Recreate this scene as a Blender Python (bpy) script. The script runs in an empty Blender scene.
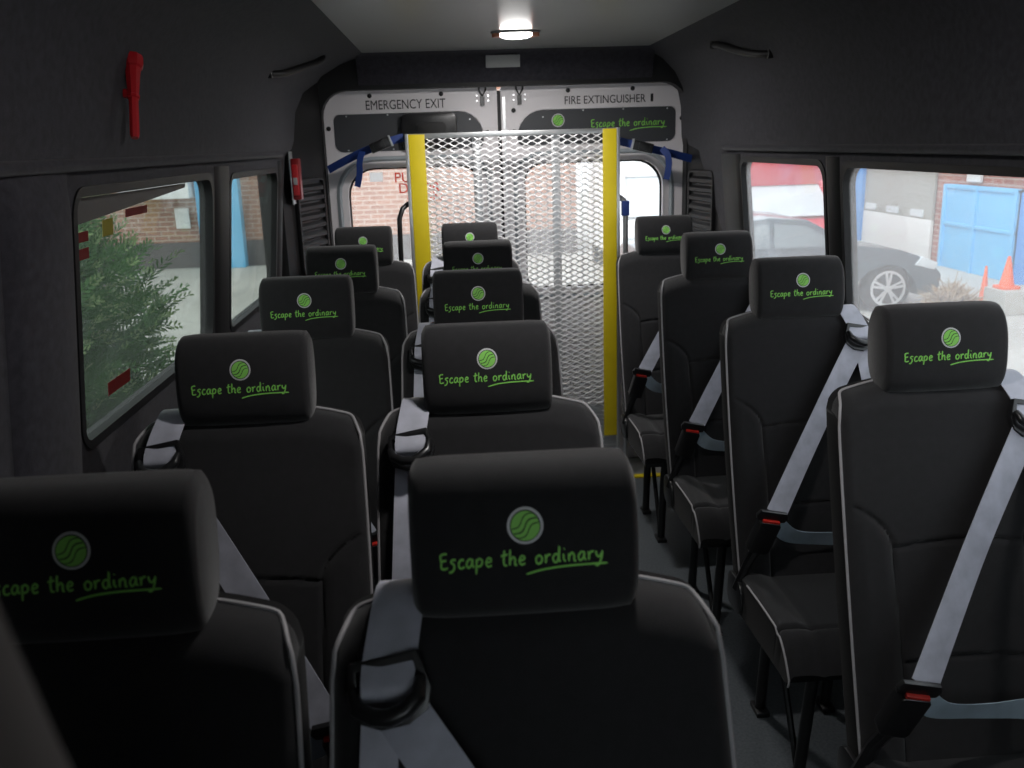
import bpy, bmesh, math, random
from mathutils import Vector, Matrix
random.seed(7)
PI = math.pi
col = bpy.context.scene.collection
FZ = 0.0            # van floor level; the ground outside is 0.72 m lower
GZ = -0.72
CAMZ = 1.68

# ------------------------------------------------------------------ materials
def mat(name, rgb, rough=.6, metal=0., noise=0., nscale=40., bump=0., bscale=300., spec=.5, sheen=0., coat=0.):
    m = bpy.data.materials.new(name); m.use_nodes = True
    nt = m.node_tree; b = nt.nodes['Principled BSDF']
    b.inputs['Base Color'].default_value = (*rgb, 1)
    b.inputs['Roughness'].default_value = rough
    b.inputs['Metallic'].default_value = metal
    b.inputs['Specular IOR Level'].default_value = spec
    if sheen:
        b.inputs['Sheen Weight'].default_value = sheen
        b.inputs['Sheen Roughness'].default_value = .5
    if coat: b.inputs['Coat Weight'].default_value = coat
    tc = nt.nodes.new('ShaderNodeTexCoord')
    if noise:
        n = nt.nodes.new('ShaderNodeTexNoise'); n.inputs['Scale'].default_value = nscale
        n.inputs['Detail'].default_value = 4
        nt.links.new(tc.outputs['Object'], n.inputs['Vector'])
        r = nt.nodes.new('ShaderNodeMapRange')
        r.inputs['From Min'].default_value = .3; r.inputs['From Max'].default_value = .7
        r.inputs['To Min'].default_value = 1 - noise; r.inputs['To Max'].default_value = 1 + noise
        nt.links.new(n.outputs['Fac'], r.inputs['Value'])
        v = nt.nodes.new('ShaderNodeVectorMath'); v.operation = 'SCALE'
        v.inputs[0].default_value = rgb
        nt.links.new(r.outputs['Result'], v.inputs['Scale'])
        nt.links.new(v.outputs['Vector'], b.inputs['Base Color'])
    if bump:
        n2 = nt.nodes.new('ShaderNodeTexNoise'); n2.inputs['Scale'].default_value = bscale
        n2.inputs['Detail'].default_value = 3
        nt.links.new(tc.outputs['Object'], n2.inputs['Vector'])
        bp = nt.nodes.new('ShaderNodeBump'); bp.inputs['Strength'].default_value = bump
        bp.inputs['Distance'].default_value = .002
        nt.links.new(n2.outputs['Fac'], bp.inputs['Height'])
        nt.links.new(bp.outputs['Normal'], b.inputs['Normal'])
    return m

def brick_mat(name, c1, c2, mortar, axis='XZ'):
    m = mat(name, c1, .85)
    nt = m.node_tree; b = nt.nodes['Principled BSDF']
    tc = nt.nodes.new('ShaderNodeTexCoord'); sp = nt.nodes.new('ShaderNodeSeparateXYZ'); cb = nt.nodes.new('ShaderNodeCombineXYZ')
    nt.links.new(tc.outputs['Object'], sp.inputs['Vector'])
    nt.links.new(sp.outputs[axis[0]], cb.inputs['X']); nt.links.new(sp.outputs[axis[1]], cb.inputs['Y'])
    br = nt.nodes.new('ShaderNodeTexBrick')
    br.inputs['Color1'].default_value = (*c1, 1); br.inputs['Color2'].default_value = (*c2, 1); br.inputs['Mortar'].default_value = (*mortar, 1)
    br.inputs['Scale'].default_value = 1.0; br.inputs['Brick Width'].default_value = .30; br.inputs['Row Height'].default_value = .10
    br.inputs['Mortar Size'].default_value = .012
    nt.links.new(cb.outputs['Vector'], br.inputs['Vector'])
    nt.links.new(br.outputs['Color'], b.inputs['Base Color'])
    return m

def glass_mat(name, tint, haze, hz=(.9, .93, .95)):
    """window pane: tinted transmission, a little surface reflection and a white veil standing in for glare haze"""
    m = bpy.data.materials.new(name); m.use_nodes = True
    nt = m.node_tree; nt.nodes.clear()
    out = nt.nodes.new('ShaderNodeOutputMaterial')
    tr = nt.nodes.new('ShaderNodeBsdfTransparent'); tr.inputs['Color'].default_value = (*tint, 1)
    gl = nt.nodes.new('ShaderNodeBsdfGlossy'); gl.inputs['Roughness'].default_value = .03
    tl = nt.nodes.new('ShaderNodeBsdfTranslucent'); tl.inputs['Color'].default_value = (*hz, 1)  # pale translucent share that imitates veiling glare on the glass
    m1 = nt.nodes.new('ShaderNodeMixShader'); m2 = nt.nodes.new('ShaderNodeMixShader')
    tc = nt.nodes.new('ShaderNodeTexCoord'); n = nt.nodes.new('ShaderNodeTexNoise'); n.inputs['Scale'].default_value = 2.5
    n.inputs['Detail'].default_value = 5
    r = nt.nodes.new('ShaderNodeMapRange'); r.inputs['To Min'].default_value = haze * .75; r.inputs['To Max'].default_value = haze * 1.25
    nt.links.new(tc.outputs['Object'], n.inputs['Vector']); nt.links.new(n.outputs['Fac'], r.inputs['Value'])
    nt.links.new(r.outputs['Result'], m1.inputs['Fac'])
    nt.links.new(tr.outputs[0], m1.inputs[1]); nt.links.new(tl.outputs[0], m1.inputs[2])
    lw = nt.nodes.new('ShaderNodeLayerWeight'); lw.inputs['Blend'].default_value = .25
    sc = nt.nodes.new('ShaderNodeMath'); sc.operation = 'MULTIPLY'; sc.inputs[1].default_value = .16
    nt.links.new(lw.outputs['Fresnel'], sc.inputs[0]); nt.links.new(sc.outputs[0], m2.inputs['Fac'])
    nt.links.new(m1.outputs[0], m2.inputs[1]); nt.links.new(gl.outputs[0], m2.inputs[2])
    nt.links.new(m2.outputs[0], out.inputs['Surface'])
    return m

def emit_mat(name, rgb, s):
    m = bpy.data.materials.new(name); m.use_nodes = True
    b = m.node_tree.nodes['Principled BSDF']
    b.inputs['Base Color'].default_value = (*rgb, 1)
    b.inputs['Emission Color'].default_value = (*rgb, 1); b.inputs['Emission Strength'].default_value = s
    return m

M = dict(
    fabric=mat('seat_fabric', (.0135, .0132, .0145), .85, noise=.12, nscale=60, bump=.35, bscale=900, spec=.25, sheen=.22),
    seat_side=mat('seat_side_fabric', (.0045, .0045, .005), .9, spec=.15, sheen=.06),
    piping=mat('piping', (.33, .32, .33), .5),
    green=mat('embroidery_green', (.26, .66, .12), .6, spec=.3),
    ring=mat('emblem_grey', (.58, .58, .60), .5),
    emb_black=mat('emblem_black', (.008, .008, .008), .8),
    belt=mat('belt_webbing', (.43, .44, .51), .45, noise=.16, nscale=22, bump=.2, bscale=700, sheen=.2),
    lap=mat('lap_webbing', (.40, .50, .58), .5, noise=.1, nscale=22),
    plastic=mat('black_plastic', (.012, .012, .013), .32),
    red=mat('red_plastic', (.62, .03, .02), .35),
    redham=mat('red_hammer_plastic', (.50, .012, .018), .38),
    steel_black=mat('black_painted_steel', (.008, .008, .009), .4),
    lining=mat('charcoal_lining', (.034, .033, .041), .95, noise=.25, nscale=55, bump=.5, bscale=500, spec=.15, sheen=.15),
    rail=mat('dark_trim', (.010, .010, .011), .55, spec=.3),
    ceil=mat('ceiling_panel', (.36, .37, .36), .28, noise=.05, nscale=2.0),
    floor=mat('floor_vinyl', (.095, .108, .118), .35, noise=.25, nscale=120),
    door=mat('door_paint', (.74, .71, .73), .4),
    frame=mat('door_window_surround', (.36, .40, .43), .45),
    inset=mat('door_inset_panel', (.045, .048, .055), .5),
    hole=mat('plug_black', (.006, .006, .007), .6),
    ink=mat('lettering_black', (.012, .012, .014), .6),
    redstk=mat('sticker_red', (.22, .02, .015), .6),
    reddk=mat('dark_red_housing', (.22, .008, .010), .35),
    frit=mat('window_top_band', (.075, .072, .07), .6),
    inkred=mat('lettering_red', (.80, .09, .06), .6),
    alu=mat('aluminium', (.66, .67, .68), .33, metal=.85),
    mesh=mat('mesh_metal', (.90, .90, .91), .42, metal=.1),
    yellow=mat('yellow_edging', (.74, .58, .012), .45, noise=.06, nscale=10),
    strap=mat('blue_strap', (.012, .04, .20), .6),
    lens=emit_mat('lamp_lens', (1, .98, .96), 14),
    amber=mat('lamp_end_amber', (.75, .28, .16), .3),
    grey=mat('grey_plastic', (.36, .37, .37), .5),
    glass_l=glass_mat('tinted_glass', (.62, .65, .63), .02),
    glass_r=glass_mat('hazy_glass', (.90, .92, .93), .15),
    glass_b=glass_mat('rear_glass', (.95, .95, .95), .10),
    glass_f=glass_mat('windscreen_glass', (.9, .92, .92), .03),
    brick=brick_mat('brick_wall', (.44, .24, .17), (.34, .18, .13), (.52, .43, .37)),
    brick_r=brick_mat('brick_pillar', (.38, .13, .09), (.30, .10, .07), (.45, .35, .3), 'YZ'),
    plinth=mat('plinth', (.13, .12, .12), .8),
    ground=mat('yard_concrete', (.44, .44, .41), .9, noise=.12, nscale=.8),
    leaf=mat('conifer_leaf', (.10, .25, .07), .6, noise=.55, nscale=3.5),
    bark=mat('bark', (.09, .06, .04), .9),
    blue=mat('blue_door', (.13, .50, .82), .5, noise=.06, nscale=1.5),
    bluedk=mat('deep_blue', (.06, .30, .72), .5),
    shut_up=mat('shutter_beige', (.36, .37, .33), .6),
    shut_lo=mat('shutter_white', (.74, .76, .74), .6),
    white=mat('white_paint', (.85, .87, .88), .35),
    sign=mat('sign_white', (.85, .86, .84), .6),
    car=mat('car_grey_paint', (.085, .115, .14), .3, metal=.2, coat=.6),
    carglass=mat('car_glass', (.20, .24, .26), .12),
    tyre=mat('tyre', (.015, .015, .016), .8),
    rim=mat('alloy_rim', (.62, .63, .65), .3, metal=.5),
    vanred=mat('red_van_paint', (.62, .03, .06), .4),
    screen=mat('screen_pale', (.62, .68, .70), .25),
    orange=mat('cone_orange', (.85, .13, .04), .55),
    dry=mat('dry_twigs', (.34, .25, .16), .9, noise=.3, nscale=6),
    nearfab=mat('near_seat_fabric', (.050, .041, .038), .9, sheen=.15),
    amberlab=mat('yellow_sticker', (.34, .30, .05), .6),
)

def translucent(m, f=.6):
    nt = m.node_tree; b = nt.nodes['Principled BSDF']; out = nt.nodes['Material Output']
    t = nt.nodes.new('ShaderNodeBsdfTranslucent'); t.inputs['Color'].default_value = b.inputs['Base Color'].default_value
    x = nt.nodes.new('ShaderNodeMixShader'); x.inputs['Fac'].default_value = f
    nt.links.new(b.outputs[0], x.inputs[1]); nt.links.new(t.outputs[0], x.inputs[2]); nt.links.new(x.outputs[0], out.inputs['Surface'])
translucent(M['inkred'], .6); translucent(M['redstk'], .5); translucent(M['amberlab'], .5)
M['film'] = mat('white_film', (.9, .9, .9), .6); translucent(M['film'], .8)
translucent(M['leaf'], .2)
M['leaf_highlight'] = mat('conifer_highlight', (.34, .50, .20), .55, noise=.2, nscale=5); translucent(M['leaf_highlight'], .2)  # paler tips put highlights into the foliage colour

# ------------------------------------------------------------------ mesh helpers
class MB:
    def __init__(s): s.v = []; s.f = []; s.m = []
    def add(s, verts, faces, mi=0):
        o = len(s.v); s.v += [tuple(v) for v in verts]
        s.f += [tuple(i + o for i in f) for f in faces]; s.m += [mi] * len(faces); return s
    def box(s, a, b, mi=0, mtx=None):
        (x0, y0, z0), (x1, y1, z1) = a, b
        vs = [(x0, y0, z0), (x1, y0, z0), (x1, y1, z0), (x0, y1, z0), (x0, y0, z1), (x1, y0, z1), (x1, y1, z1), (x0, y1, z1)]
        if mtx: vs = [mtx @ Vector(v) for v in vs]
        return s.add(vs, [(0, 3, 2, 1), (4, 5, 6, 7), (0, 1, 5, 4), (1, 2, 6, 5), (2, 3, 7, 6), (3, 0, 4, 7)], mi)
    def tube(s, pts, r, n=8, mi=0, caps=True, rz=1.0):
        pts = [Vector(p) for p in pts]
        rs = r if isinstance(r, (list, tuple)) else [r] * len(pts)
        rings = []; up = None
        for i, p in enumerate(pts):
            d = (pts[min(i + 1, len(pts) - 1)] - pts[max(i - 1, 0)]).normalized()
            if up is None: up = Vector((0, 0, 1)) if abs(d.z) < .9 else Vector((1, 0, 0))
            a = d.cross(up)
            if a.length < 1e-6: a = d.cross(Vector((0, 1, 0)))
            a.normalize(); b = a.cross(d).normalized(); up = b
            rings.append([p + (a * math.cos(2 * PI * k / n) + b * rz * math.sin(2 * PI * k / n)) * rs[i] for k in range(n)])
        vs = [v for rg in rings for v in rg]; fs = []
        for i in range(len(rings) - 1):
            for k in range(n):
                fs.append((i * n + k, i * n + (k + 1) % n, (i + 1) * n + (k + 1) % n, (i + 1) * n + k))
        if caps: fs.append(tuple(range(n - 1, -1, -1))); fs.append(tuple((len(rings) - 1) * n + k for k in range(n)))
        return s.add(vs, fs, mi)
    def lathe(s, prof, n=24, c=(0, 0, 0), axis='Z', mi=0):
        vs = []; fs = []
        for r, h in prof:
            for k in range(n):
                a = 2 * PI * k / n; p = (r * math.cos(a), r * math.sin(a), h)
                if axis == 'Y': p = (p[0], p[2], p[1])
                if axis == 'X': p = (p[2], p[0], p[1])
                vs.append((p[0] + c[0], p[1] + c[1], p[2] + c[2]))
        for i in range(len(prof) - 1):
            for k in range(n): fs.append((i * n + k, i * n + (k + 1) % n, (i + 1) * n + (k + 1) % n, (i + 1) * n + k))
        fs.append(tuple(range(n))); fs.append(tuple((len(prof) - 1) * n + k for k in range(n)))
        return s.add(vs, fs, mi)
    def prism(s, poly, fn, d0, d1, mi=0):
        """extrude the 2-D polygon between depths d0 and d1; fn(u,v,d)->xyz"""
        n = len(poly)
        vs = [fn(u, v, d0) for u, v in poly] + [fn(u, v, d1) for u, v in poly]
        fs = [tuple(range(n)), tuple(range(2 * n - 1, n - 1, -1))] + [(i, n + i, n + (i + 1) % n, (i + 1) % n) for i in range(n)]
        return s.add(vs, fs, mi)
    def ring(s, outer, inner, fn, d0, d1, mi=0):
        n = len(outer)
        vs = [fn(u, v, d0) for u, v in outer] + [fn(u, v, d0) for u, v in inner] + [fn(u, v, d1) for u, v in outer] + [fn(u, v, d1) for u, v in inner]
        fs = []
        for i in range(n):
            j = (i + 1) % n
            fs += [(i, j, n + j, n + i), (2 * n + i, 3 * n + i, 3 * n + j, 2 * n + j), (i, 2 * n + i, 2 * n + j, j), (n + i, n + j, 3 * n + j, 3 * n + i)]
        return s.add(vs, fs, mi)
    def ribbon(s, pts, width, wdir, th=.0015, mi=0):
        """webbing: a thin strip along pts; wdir a vector or one per point"""
        pts = smooth([Vector(p) for p in pts], 6)
        vs = []; n = len(pts)
        for i, p in enumerate(pts):
            d = (pts[min(i + 1, n - 1)] - pts[max(i - 1, 0)]).normalized()
            w = Vector(wdir) if not callable(wdir) else Vector(wdir(i / (n - 1)))
            w = (w - d * w.dot(d)).normalized(); nn = d.cross(w).normalized()
            for a, b in ((-1, -1), (1, -1), (1, 1), (-1, 1)): vs.append(p + w * a * width / 2 + nn * b * th / 2)
        fs = [(0, 1, 2, 3), tuple(4 * (n - 1) + k for k in (3, 2, 1, 0))]
        for i in range(n - 1):
            for k in range(4): fs.append((4 * i + k, 4 * i + 4 + k, 4 * i + 4 + (k + 1) % 4, 4 * i + (k + 1) % 4))
        return s.add(vs, fs, mi)
    def build(s, name, m, parent=None, smooth_=True, angle=40, bevel=0.):
        me = bpy.data.meshes.new(name); me.from_pydata(s.v, [], s.f); me.update()
        ms = m if isinstance(m, (list, tuple)) else [m]
        for x in ms: me.materials.append(x)
        if len(ms) > 1:
            for i, p in enumerate(me.polygons): p.material_index = s.m[i]
        bm = bmesh.new(); bm.from_mesh(me)
        if bevel:
            bmesh.ops.remove_doubles(bm, verts=bm.verts, dist=1e-6)
            es = [e for e in bm.edges if len(e.link_faces) == 2 and e.calc_face_angle(0) > .6]
            bmesh.ops.bevel(bm, geom=es, offset=bevel, segments=2, affect='EDGES', profile=.6)
        bmesh.ops.recalc_face_normals(bm, faces=bm.faces)
        bm.to_mesh(me); bm.free()
        if smooth_:
            me.shade_smooth()
            try: me.set_sharp_from_angle(angle=math.radians(angle))
            except Exception: pass
        o = bpy.data.objects.new(name, me); col.objects.link(o)
        if parent is not None: o.parent = parent
        return o

def smooth(pts, k):
    """Catmull-Rom through pts"""
    out = []; n = len(pts)
    for i in range(n - 1):
        p0, p1, p2, p3 = pts[max(i - 1, 0)], pts[i], pts[i + 1], pts[min(i + 2, n - 1)]
        for j in range(k):
            t = j / k
            out.append(.5 * ((2 * p1) + (p2 - p0) * t + (2 * p0 - 5 * p1 + 4 * p2 - p3) * t * t + (3 * p1 - p0 - 3 * p2 + p3) * t ** 3))
    out.append(pts[-1]); return out

def rrect(x0, z0, x1, z1, r, n=6):
    rs = r if isinstance(r, (list, tuple)) else (r, r, r, r)    # BL BR TR TL
    out = []
    for (cx, cz, a0, q) in ((x0 + rs[0], z0 + rs[0], PI, rs[0]), (x1 - rs[1], z0 + rs[1], 1.5 * PI, rs[1]), (x1 - rs[2], z1 - rs[2], 0, rs[2]), (x0 + rs[3], z1 - rs[3], .5 * PI, rs[3])):
        for k in range(n + 1):
            a = a0 + k / n * PI / 2; out.append((cx + q * math.cos(a), cz + q * math.sin(a)))
    return out

def empty(name, loc=(0, 0, 0), rz=0):
    o = bpy.data.objects.new(name, None); o.empty_display_size = .05
    col.objects.link(o); o.location = loc; o.rotation_euler = (0, 0, rz); return o
def tag(o, label=None, cat=None, group=None, kind=None):
    if label: o['label'] = label
    if cat: o['category'] = cat
    if group: o['group'] = group
    if kind: o['kind'] = kind
    return o
def struct(o): o['kind'] = 'structure'; return o
def copy_tree(o, parent=None):
    c = o.copy(); col.objects.link(c)
    if parent is not None: c.parent = parent
    for ch in list(o.children): copy_tree(ch, c)
    return c
def boolean(o, cutters):
    """cut window openings, bake the result and throw the cutters away"""
    for c in cutters:
        md = o.modifiers.new('cut', 'BOOLEAN'); md.operation = 'DIFFERENCE'; md.solver = 'EXACT'; md.object = c
    dg = bpy.context.evaluated_depsgraph_get(); dg.update()
    me = bpy.data.meshes.new_from_object(o.evaluated_get(dg))
    o.modifiers.clear(); old = o.data; o.data = me
    for c in cutters: bpy.data.objects.remove(c, do_unlink=True)
    me.shade_smooth()
    try: me.set_sharp_from_angle(angle=math.radians(35))
    except Exception: pass
    return o
def text(name, body, size, m, parent, loc, rot=(PI / 2, 0, 0), align='LEFT', sx=1., ext=.0008):
    cu = bpy.data.curves.new(name, 'FONT'); cu.body = body; cu.size = size; cu.align_x = align; cu.extrude = ext; cu.offset = 0
    o = bpy.data.objects.new(name, cu); col.objects.link(o)
    dg = bpy.context.evaluated_depsgraph_get(); dg.update()
    me = bpy.data.meshes.new_from_object(o.evaluated_get(dg))
    bpy.data.objects.remove(o, do_unlink=True)
    me.materials.clear(); me.materials.append(m)
    ob = bpy.data.objects.new(name, me); col.objects.link(ob)
    ob.location = loc; ob.rotation_euler = rot; ob.scale = (sx, 1, 1)
    if parent is not None: ob.parent = parent
    return ob

# ------------------------------------------------------------------ the slogan and emblem (2-D strokes)
GL = {  # handwriting strokes, x-height 1
 'E': (.95, [[(.8, 1.75), (.35, 1.72), (.05, 1.5), (.12, .8), (.1, .15), (.4, 0), (.85, .12)], [(.12, .9), (.4, .95), (.7, 1.0)]]),
 's': (.75, [[(.7, 1.0), (.3, 1.02), (.12, .75), (.45, .45), (.42, -.05), (.1, -.4), (-.15, -.35)]]),
 'c': (.75, [[(.7, .9), (.4, 1.0), (.1, .6), (.15, .1), (.45, 0), (.75, .2)]]),
 'a': (.95, [[(.75, .9), (.4, 1.0), (.08, .5), (.25, .02), (.6, .3), (.78, .95), (.74, .3), (.95, .02)]]),
 'p': (.95, [[(.12, 1.0), (.1, .2), (.02, -.8)], [(.1, .6), (.4, 1.0), (.75, .75), (.6, .2), (.15, .1)]]),
 'e': (.85, [[(.15, .5), (.6, .6), (.65, .9), (.35, 1.0), (.1, .5), (.3, .02), (.75, .15)]]),
 't': (.65, [[(.35, 1.8), (.22, .9), (.25, .1), (.6, .05)], [(-.1, 1.15), (.3, 1.2), (.7, 1.3)]]),
 'h': (.95, [[(.2, 1.85), (.12, .9), (.1, 0)], [(.12, .5), (.45, .95), (.7, .7), (.68, .1), (.9, 0)]]),
 'o': (.9, [[(.5, 1.0), (.1, .65), (.2, .05), (.6, .05), (.8, .6), (.45, 1.0)]]),
 'r': (.75, [[(.1, 1.0), (.18, .5), (.15, 0)], [(.17, .5), (.4, .9), (.75, .95)]]),
 'd': (1.0, [[(.7, .85), (.35, .95), (.08, .5), (.3, .02), (.65, .3), (.85, 1.85), (.78, .4), (.95, .02)]]),
 'i': (.5, [[(.15, .95), (.18, .3), (.4, .02)], [(.22, 1.45), (.3, 1.55)]]),
 'n': (1.0, [[(.12, .95), (.12, 0)], [(.13, .5), (.45, .98), (.72, .7), (.72, .1), (.95, .02)]]),
 'y': (.9, [[(.1, 1.0), (.2, .45), (.5, .3), (.75, .7)], [(.85, 1.0), (.7, .1), (.35, -.7), (-.05, -.6)]]),
 ' ': (.75, []),
}
def slogan_strokes(x0, z0, total):
    """list of 2-D polylines for 'Escape the ordinary' with its underline swoosh; total = width"""
    x = 0; out = []
    gap = .14
    for ch in 'Escape the ordinary':
        w, st = GL[ch]
        for s in st: out.append([(x + px, pz) for px, pz in s])
        x += w + gap
    out.append([(x * .52, -1.15), (x * .62, -.72), (x * .76, -.5), (x * .9, -.48), (x * 1.02, -.52)])
    k = total / x
    return [[(x0 + px * k, z0 + pz * k + .002 * (px / x)) for px, pz in s] for s in out]
def stroke_mesh(mb, strokes, w, yf, off=.0006, mi=0):
    for s in strokes:
        P = smooth([Vector((a, b, 0)) for a, b in s], 4); n = len(P); vs = []
        for i, p in enumerate(P):
            d = (P[min(i + 1, n - 1)] - P[max(i - 1, 0)]).normalized(); q = Vector((-d.y, d.x, 0))
            ww = w * (.5 if i in (0, n - 1) else 1)
            for sg in (-.5, .5):
                r = p + q * sg * ww
                vs.append((r.x, yf(r.x, r.y) - off, r.y)); vs.append((r.x, yf(r.x, r.y) + .0012, r.y))
        fs = []
        for i in range(n - 1):
            a, b = 4 * i, 4 * i + 4
            fs += [(a, a + 2, b + 2, b), (a, b, b + 1, a + 1), (a + 2, a + 3, b + 3, b + 2)]
        mb.add(vs, fs, mi)
def emblem(parent, cx, cz, r, yf, name='emblem', off=.0008):
    """round badge: grey ring, black field, three green wavy bands"""
    mb = MB(); n = 40
    def disc(rr, o, mi):
        vs = [(cx, yf(cx, cz) - o, cz)]
        for q in (.35, .7, 1.):
            vs += [(cx + rr * q * math.cos(2 * PI * k / n), yf(cx + rr * q * math.cos(2 * PI * k / n), cz + rr * q * math.sin(2 * PI * k / n)) - o, cz + rr * q * math.sin(2 * PI * k / n)) for k in range(n)]
        fs = [(0, 1 + k, 1 + (k + 1) % n) for k in range(n)]
        for q in (0, 1): fs += [(1 + q * n + k, 1 + (q + 1) * n + k, 1 + (q + 1) * n + (k + 1) % n, 1 + q * n + (k + 1) % n) for k in range(n)]
        mb.add(vs, fs, mi)
    disc(r, off, 0); disc(r * .86, off * 1.5, 1)
    R = r * .80; ca, sa = math.cos(.62), math.sin(.62)
    for lo, hi in ((-1.0, -.42), (-.34, -.04), (.06, .38), (.46, 1.0)):
        vs = []; K = 24; ok = []
        for i in range(K + 1):
            t = -R + 2 * R * i / K; lim = math.sqrt(max(R * R - t * t, 0))
            wv = .17 * R * math.sin(t / R * 3.6)
            a = max(-lim, min(lim, lo * R + wv)) if lo > -1 else -lim
            b = max(-lim, min(lim, hi * R + wv)) if hi < 1 else lim
            b = max(a, b)
            for v in (a, b):
                X = cx + t * ca - v * sa; Z = cz + t * sa + v * ca; vs.append((X, yf(X, Z) - off * 2.0, Z))
        mb.add(vs, [(2 * i, 2 * i + 2, 2 * i + 3, 2 * i + 1) for i in range(K)], 2)
    return mb.build(name, [M['ring'], M['emb_black'], M['green']], parent, smooth_=False)

# ------------------------------------------------------------------ the passenger seat
HZ, HH, HD, HW = 1.263, .0855, .050, .1225     # headrest centre height, half height, half depth, half width
def head_front(x, z):
    t = max(-.999, min(.999, (z - HZ) / HH)); n = 2.7
    tx = min(.999, abs(x) / HW)
    return .050 - HD * (1 - abs(t) ** n) ** (1 / n) - .003 * (1 - tx ** 2) + (z - HZ) * .14
def back_y(z): return .004 - .31 * (1.2 - z) * (1.0 if z > .9 else 1.0) + .035 * math.sin(max(0, min(1, (1.1 - z) / .6)) * PI) * -.35
def back_half(z): return .211 + .009 * math.sin(max(0, min(1, (1.17 - z) / .7)) * PI)
def top_z(x):
    ax = abs(x); h = .2085
    z = 1.198 - .024 * max(0, (ax - .10) / .108) ** 1.3
    r = .032
    if ax > h - r: z -= r * (1 - math.sqrt(max(0, 1 - ((ax - h + r) / r) ** 2))) * .95
    return z
def groove(x, z):
    """stitched seams and raised side bolsters of the front face"""
    ax = abs(x); g = 0
    zc = .925 + .045 * min(1, max(0, (ax - .135) / .07)) ** .6 if ax > .135 else .925
    # bolster seam: from the edge at z .975 curving down to x .13
    if z < .985:
        xs = .132 + .075 * max(0, 1 - (.985 - z) / .085) ** 2.2 if z > .90 else .132 - .006 * math.sin((.9 - z) * 6)
        g = max(g, math.exp(-((ax - xs) / .0035) ** 2))
        if ax > xs: g -= .9 * min(1, (ax - xs) / .02) * min(1, (.985 - z) / .05) * (1.0 if ax < .19 else max(0, (.21 - ax) / .02))
        if ax < xs:
            for z0 in (.912, .70): g = max(g, math.exp(-((z - z0 - .01 * (ax / .13) ** 2 * -1) / .0035) ** 2))
    return g * .0065
def make_seat(s):
    """s=+1: belt guide on the viewer's right shoulder, -1 on the left"""
    root = empty('minibus_seat')
    # backrest
    NX, NZ = 84, 150; z0 = .43; mb = MB(); vs = []; fs = []
    def P(i, j, side):
        u = -1 + 2 * i / NX
        u = math.copysign(abs(u) ** .92, u)
        xr = u * .2085; t = j / NZ; t = 1 - (1 - t) ** 1.15
        z = z0 + t * (top_z(xr) - z0)
        x = u * back_half(z)
        e = min((1 - abs(u)) * .2085, (top_z(xr) - z) * 1.0)
        rnd = .012 * max(0, 1 - e / .016) ** 2
        q = max(0, 1 - (top_z(xr) - z) / .042); rt = .052 * (1 - math.sqrt(max(0, 1 - q * q)))
        y = back_y(z) + max(rnd, rt) + groove(x, z)
        if side: y = back_y(z) + .085 - min(rnd, .008)
        return (x, y, z)
    for side in (0, 1):
        for j in range(NZ + 1):
            for i in range(NX + 1): vs.append(P(i, j, side))
    S = (NX + 1) * (NZ + 1)
    idx = lambda i, j, q: q * S + j * (NX + 1) + i
    for j in range(NZ):
        for i in range(NX):
            fs.append((idx(i, j, 0), idx(i + 1, j, 0), idx(i + 1, j + 1, 0), idx(i, j + 1, 0)))
            fs.append((idx(i, j, 1), idx(i, j + 1, 1), idx(i + 1, j + 1, 1), idx(i + 1, j, 1)))
    mb.add(vs, fs, 0)
    bor = [(i, 0) for i in range(NX)] + [(NX, j) for j in range(NZ)] + [(i, NZ) for i in range(NX, 0, -1)] + [(0, j) for j in range(NZ, 0, -1)]
    sf = []
    for a in range(len(bor)):
        p, q = bor[a], bor[(a + 1) % len(bor)]
        sf.append((idx(*p, 0), idx(*p, 1), idx(*q, 1), idx(*q, 0)))
    mb.f += sf; mb.m += [1] * len(sf)
    back = mb.build('backrest', [M['fabric'], M['seat_side']], root, angle=50)
    # piping round the front edge, open at the bottom and under the headrest
    for sg in (-1, 1):
        pts = []
        for k in range(50):
            z = .45 + k / 49 * (1.125 - .45); pts.append((sg * (back_half(z) + .001), back_y(z) + .012, z))
        for k in range(1, 22):
            xr = .2085 - (k / 21) ** 1.3 * (.2085 - .095); zz = top_z(xr)
            if zz > 1.126:
                b_ = min(1, max(0, (.2085 - xr) / .022)); b_ = b_ * b_ * (3 - 2 * b_)
                pts.append((sg * (xr / .2085 * back_half(zz) + .0005), back_y(zz) + .012 + .044 * b_, zz + .001))
        MB().tube(pts, .0029, 8).build('piping', M['piping'], back)
    # headrest: pillow-like block with flat-ish stitched ends
    mb = MB(); NA = 64; us = [0, .0015, .004, .008, .013, .02, .035, .06]
    xs = [-HW + u for u in us] + [-.04, 0, .04] + [HW - u for u in reversed(us)]
    def prof(k, x):
        a = 2 * PI * k / NA; ca, sa = math.cos(a), math.sin(a); n = 2.7
        rr = (abs(ca) ** n + abs(sa) ** n) ** (-1 / n)
        e = HW - abs(x); f = 1 - .016 / .084 * (max(0, 1 - e / .013)) ** 2.2 - (.0012 / .05) * math.exp(-((e - .016) / .003) ** 2) * 6 * .4
        yy = rr * ca * HD * f; zz = rr * sa * HH * f
        return (x, .050 + yy - .003 * (1 - (x / HW) ** 2) * (1 if ca < 0 else 0) + zz * .14, HZ + zz)
    vs = [prof(k, x) for x in xs for k in range(NA)]
    fs = [(i * NA + k, i * NA + (k + 1) % NA, (i + 1) * NA + (k + 1) % NA, (i + 1) * NA + k) for i in range(len(xs) - 1) for k in range(NA)]
    fs += [tuple(range(NA)), tuple((len(xs) - 1) * NA + k for k in range(NA))]
    mb.add(vs, fs); hr = mb.build('headrest', M['fabric'], root, angle=60)
    emblem(hr, 0.0, 1.291, .0192, head_front)
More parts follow.
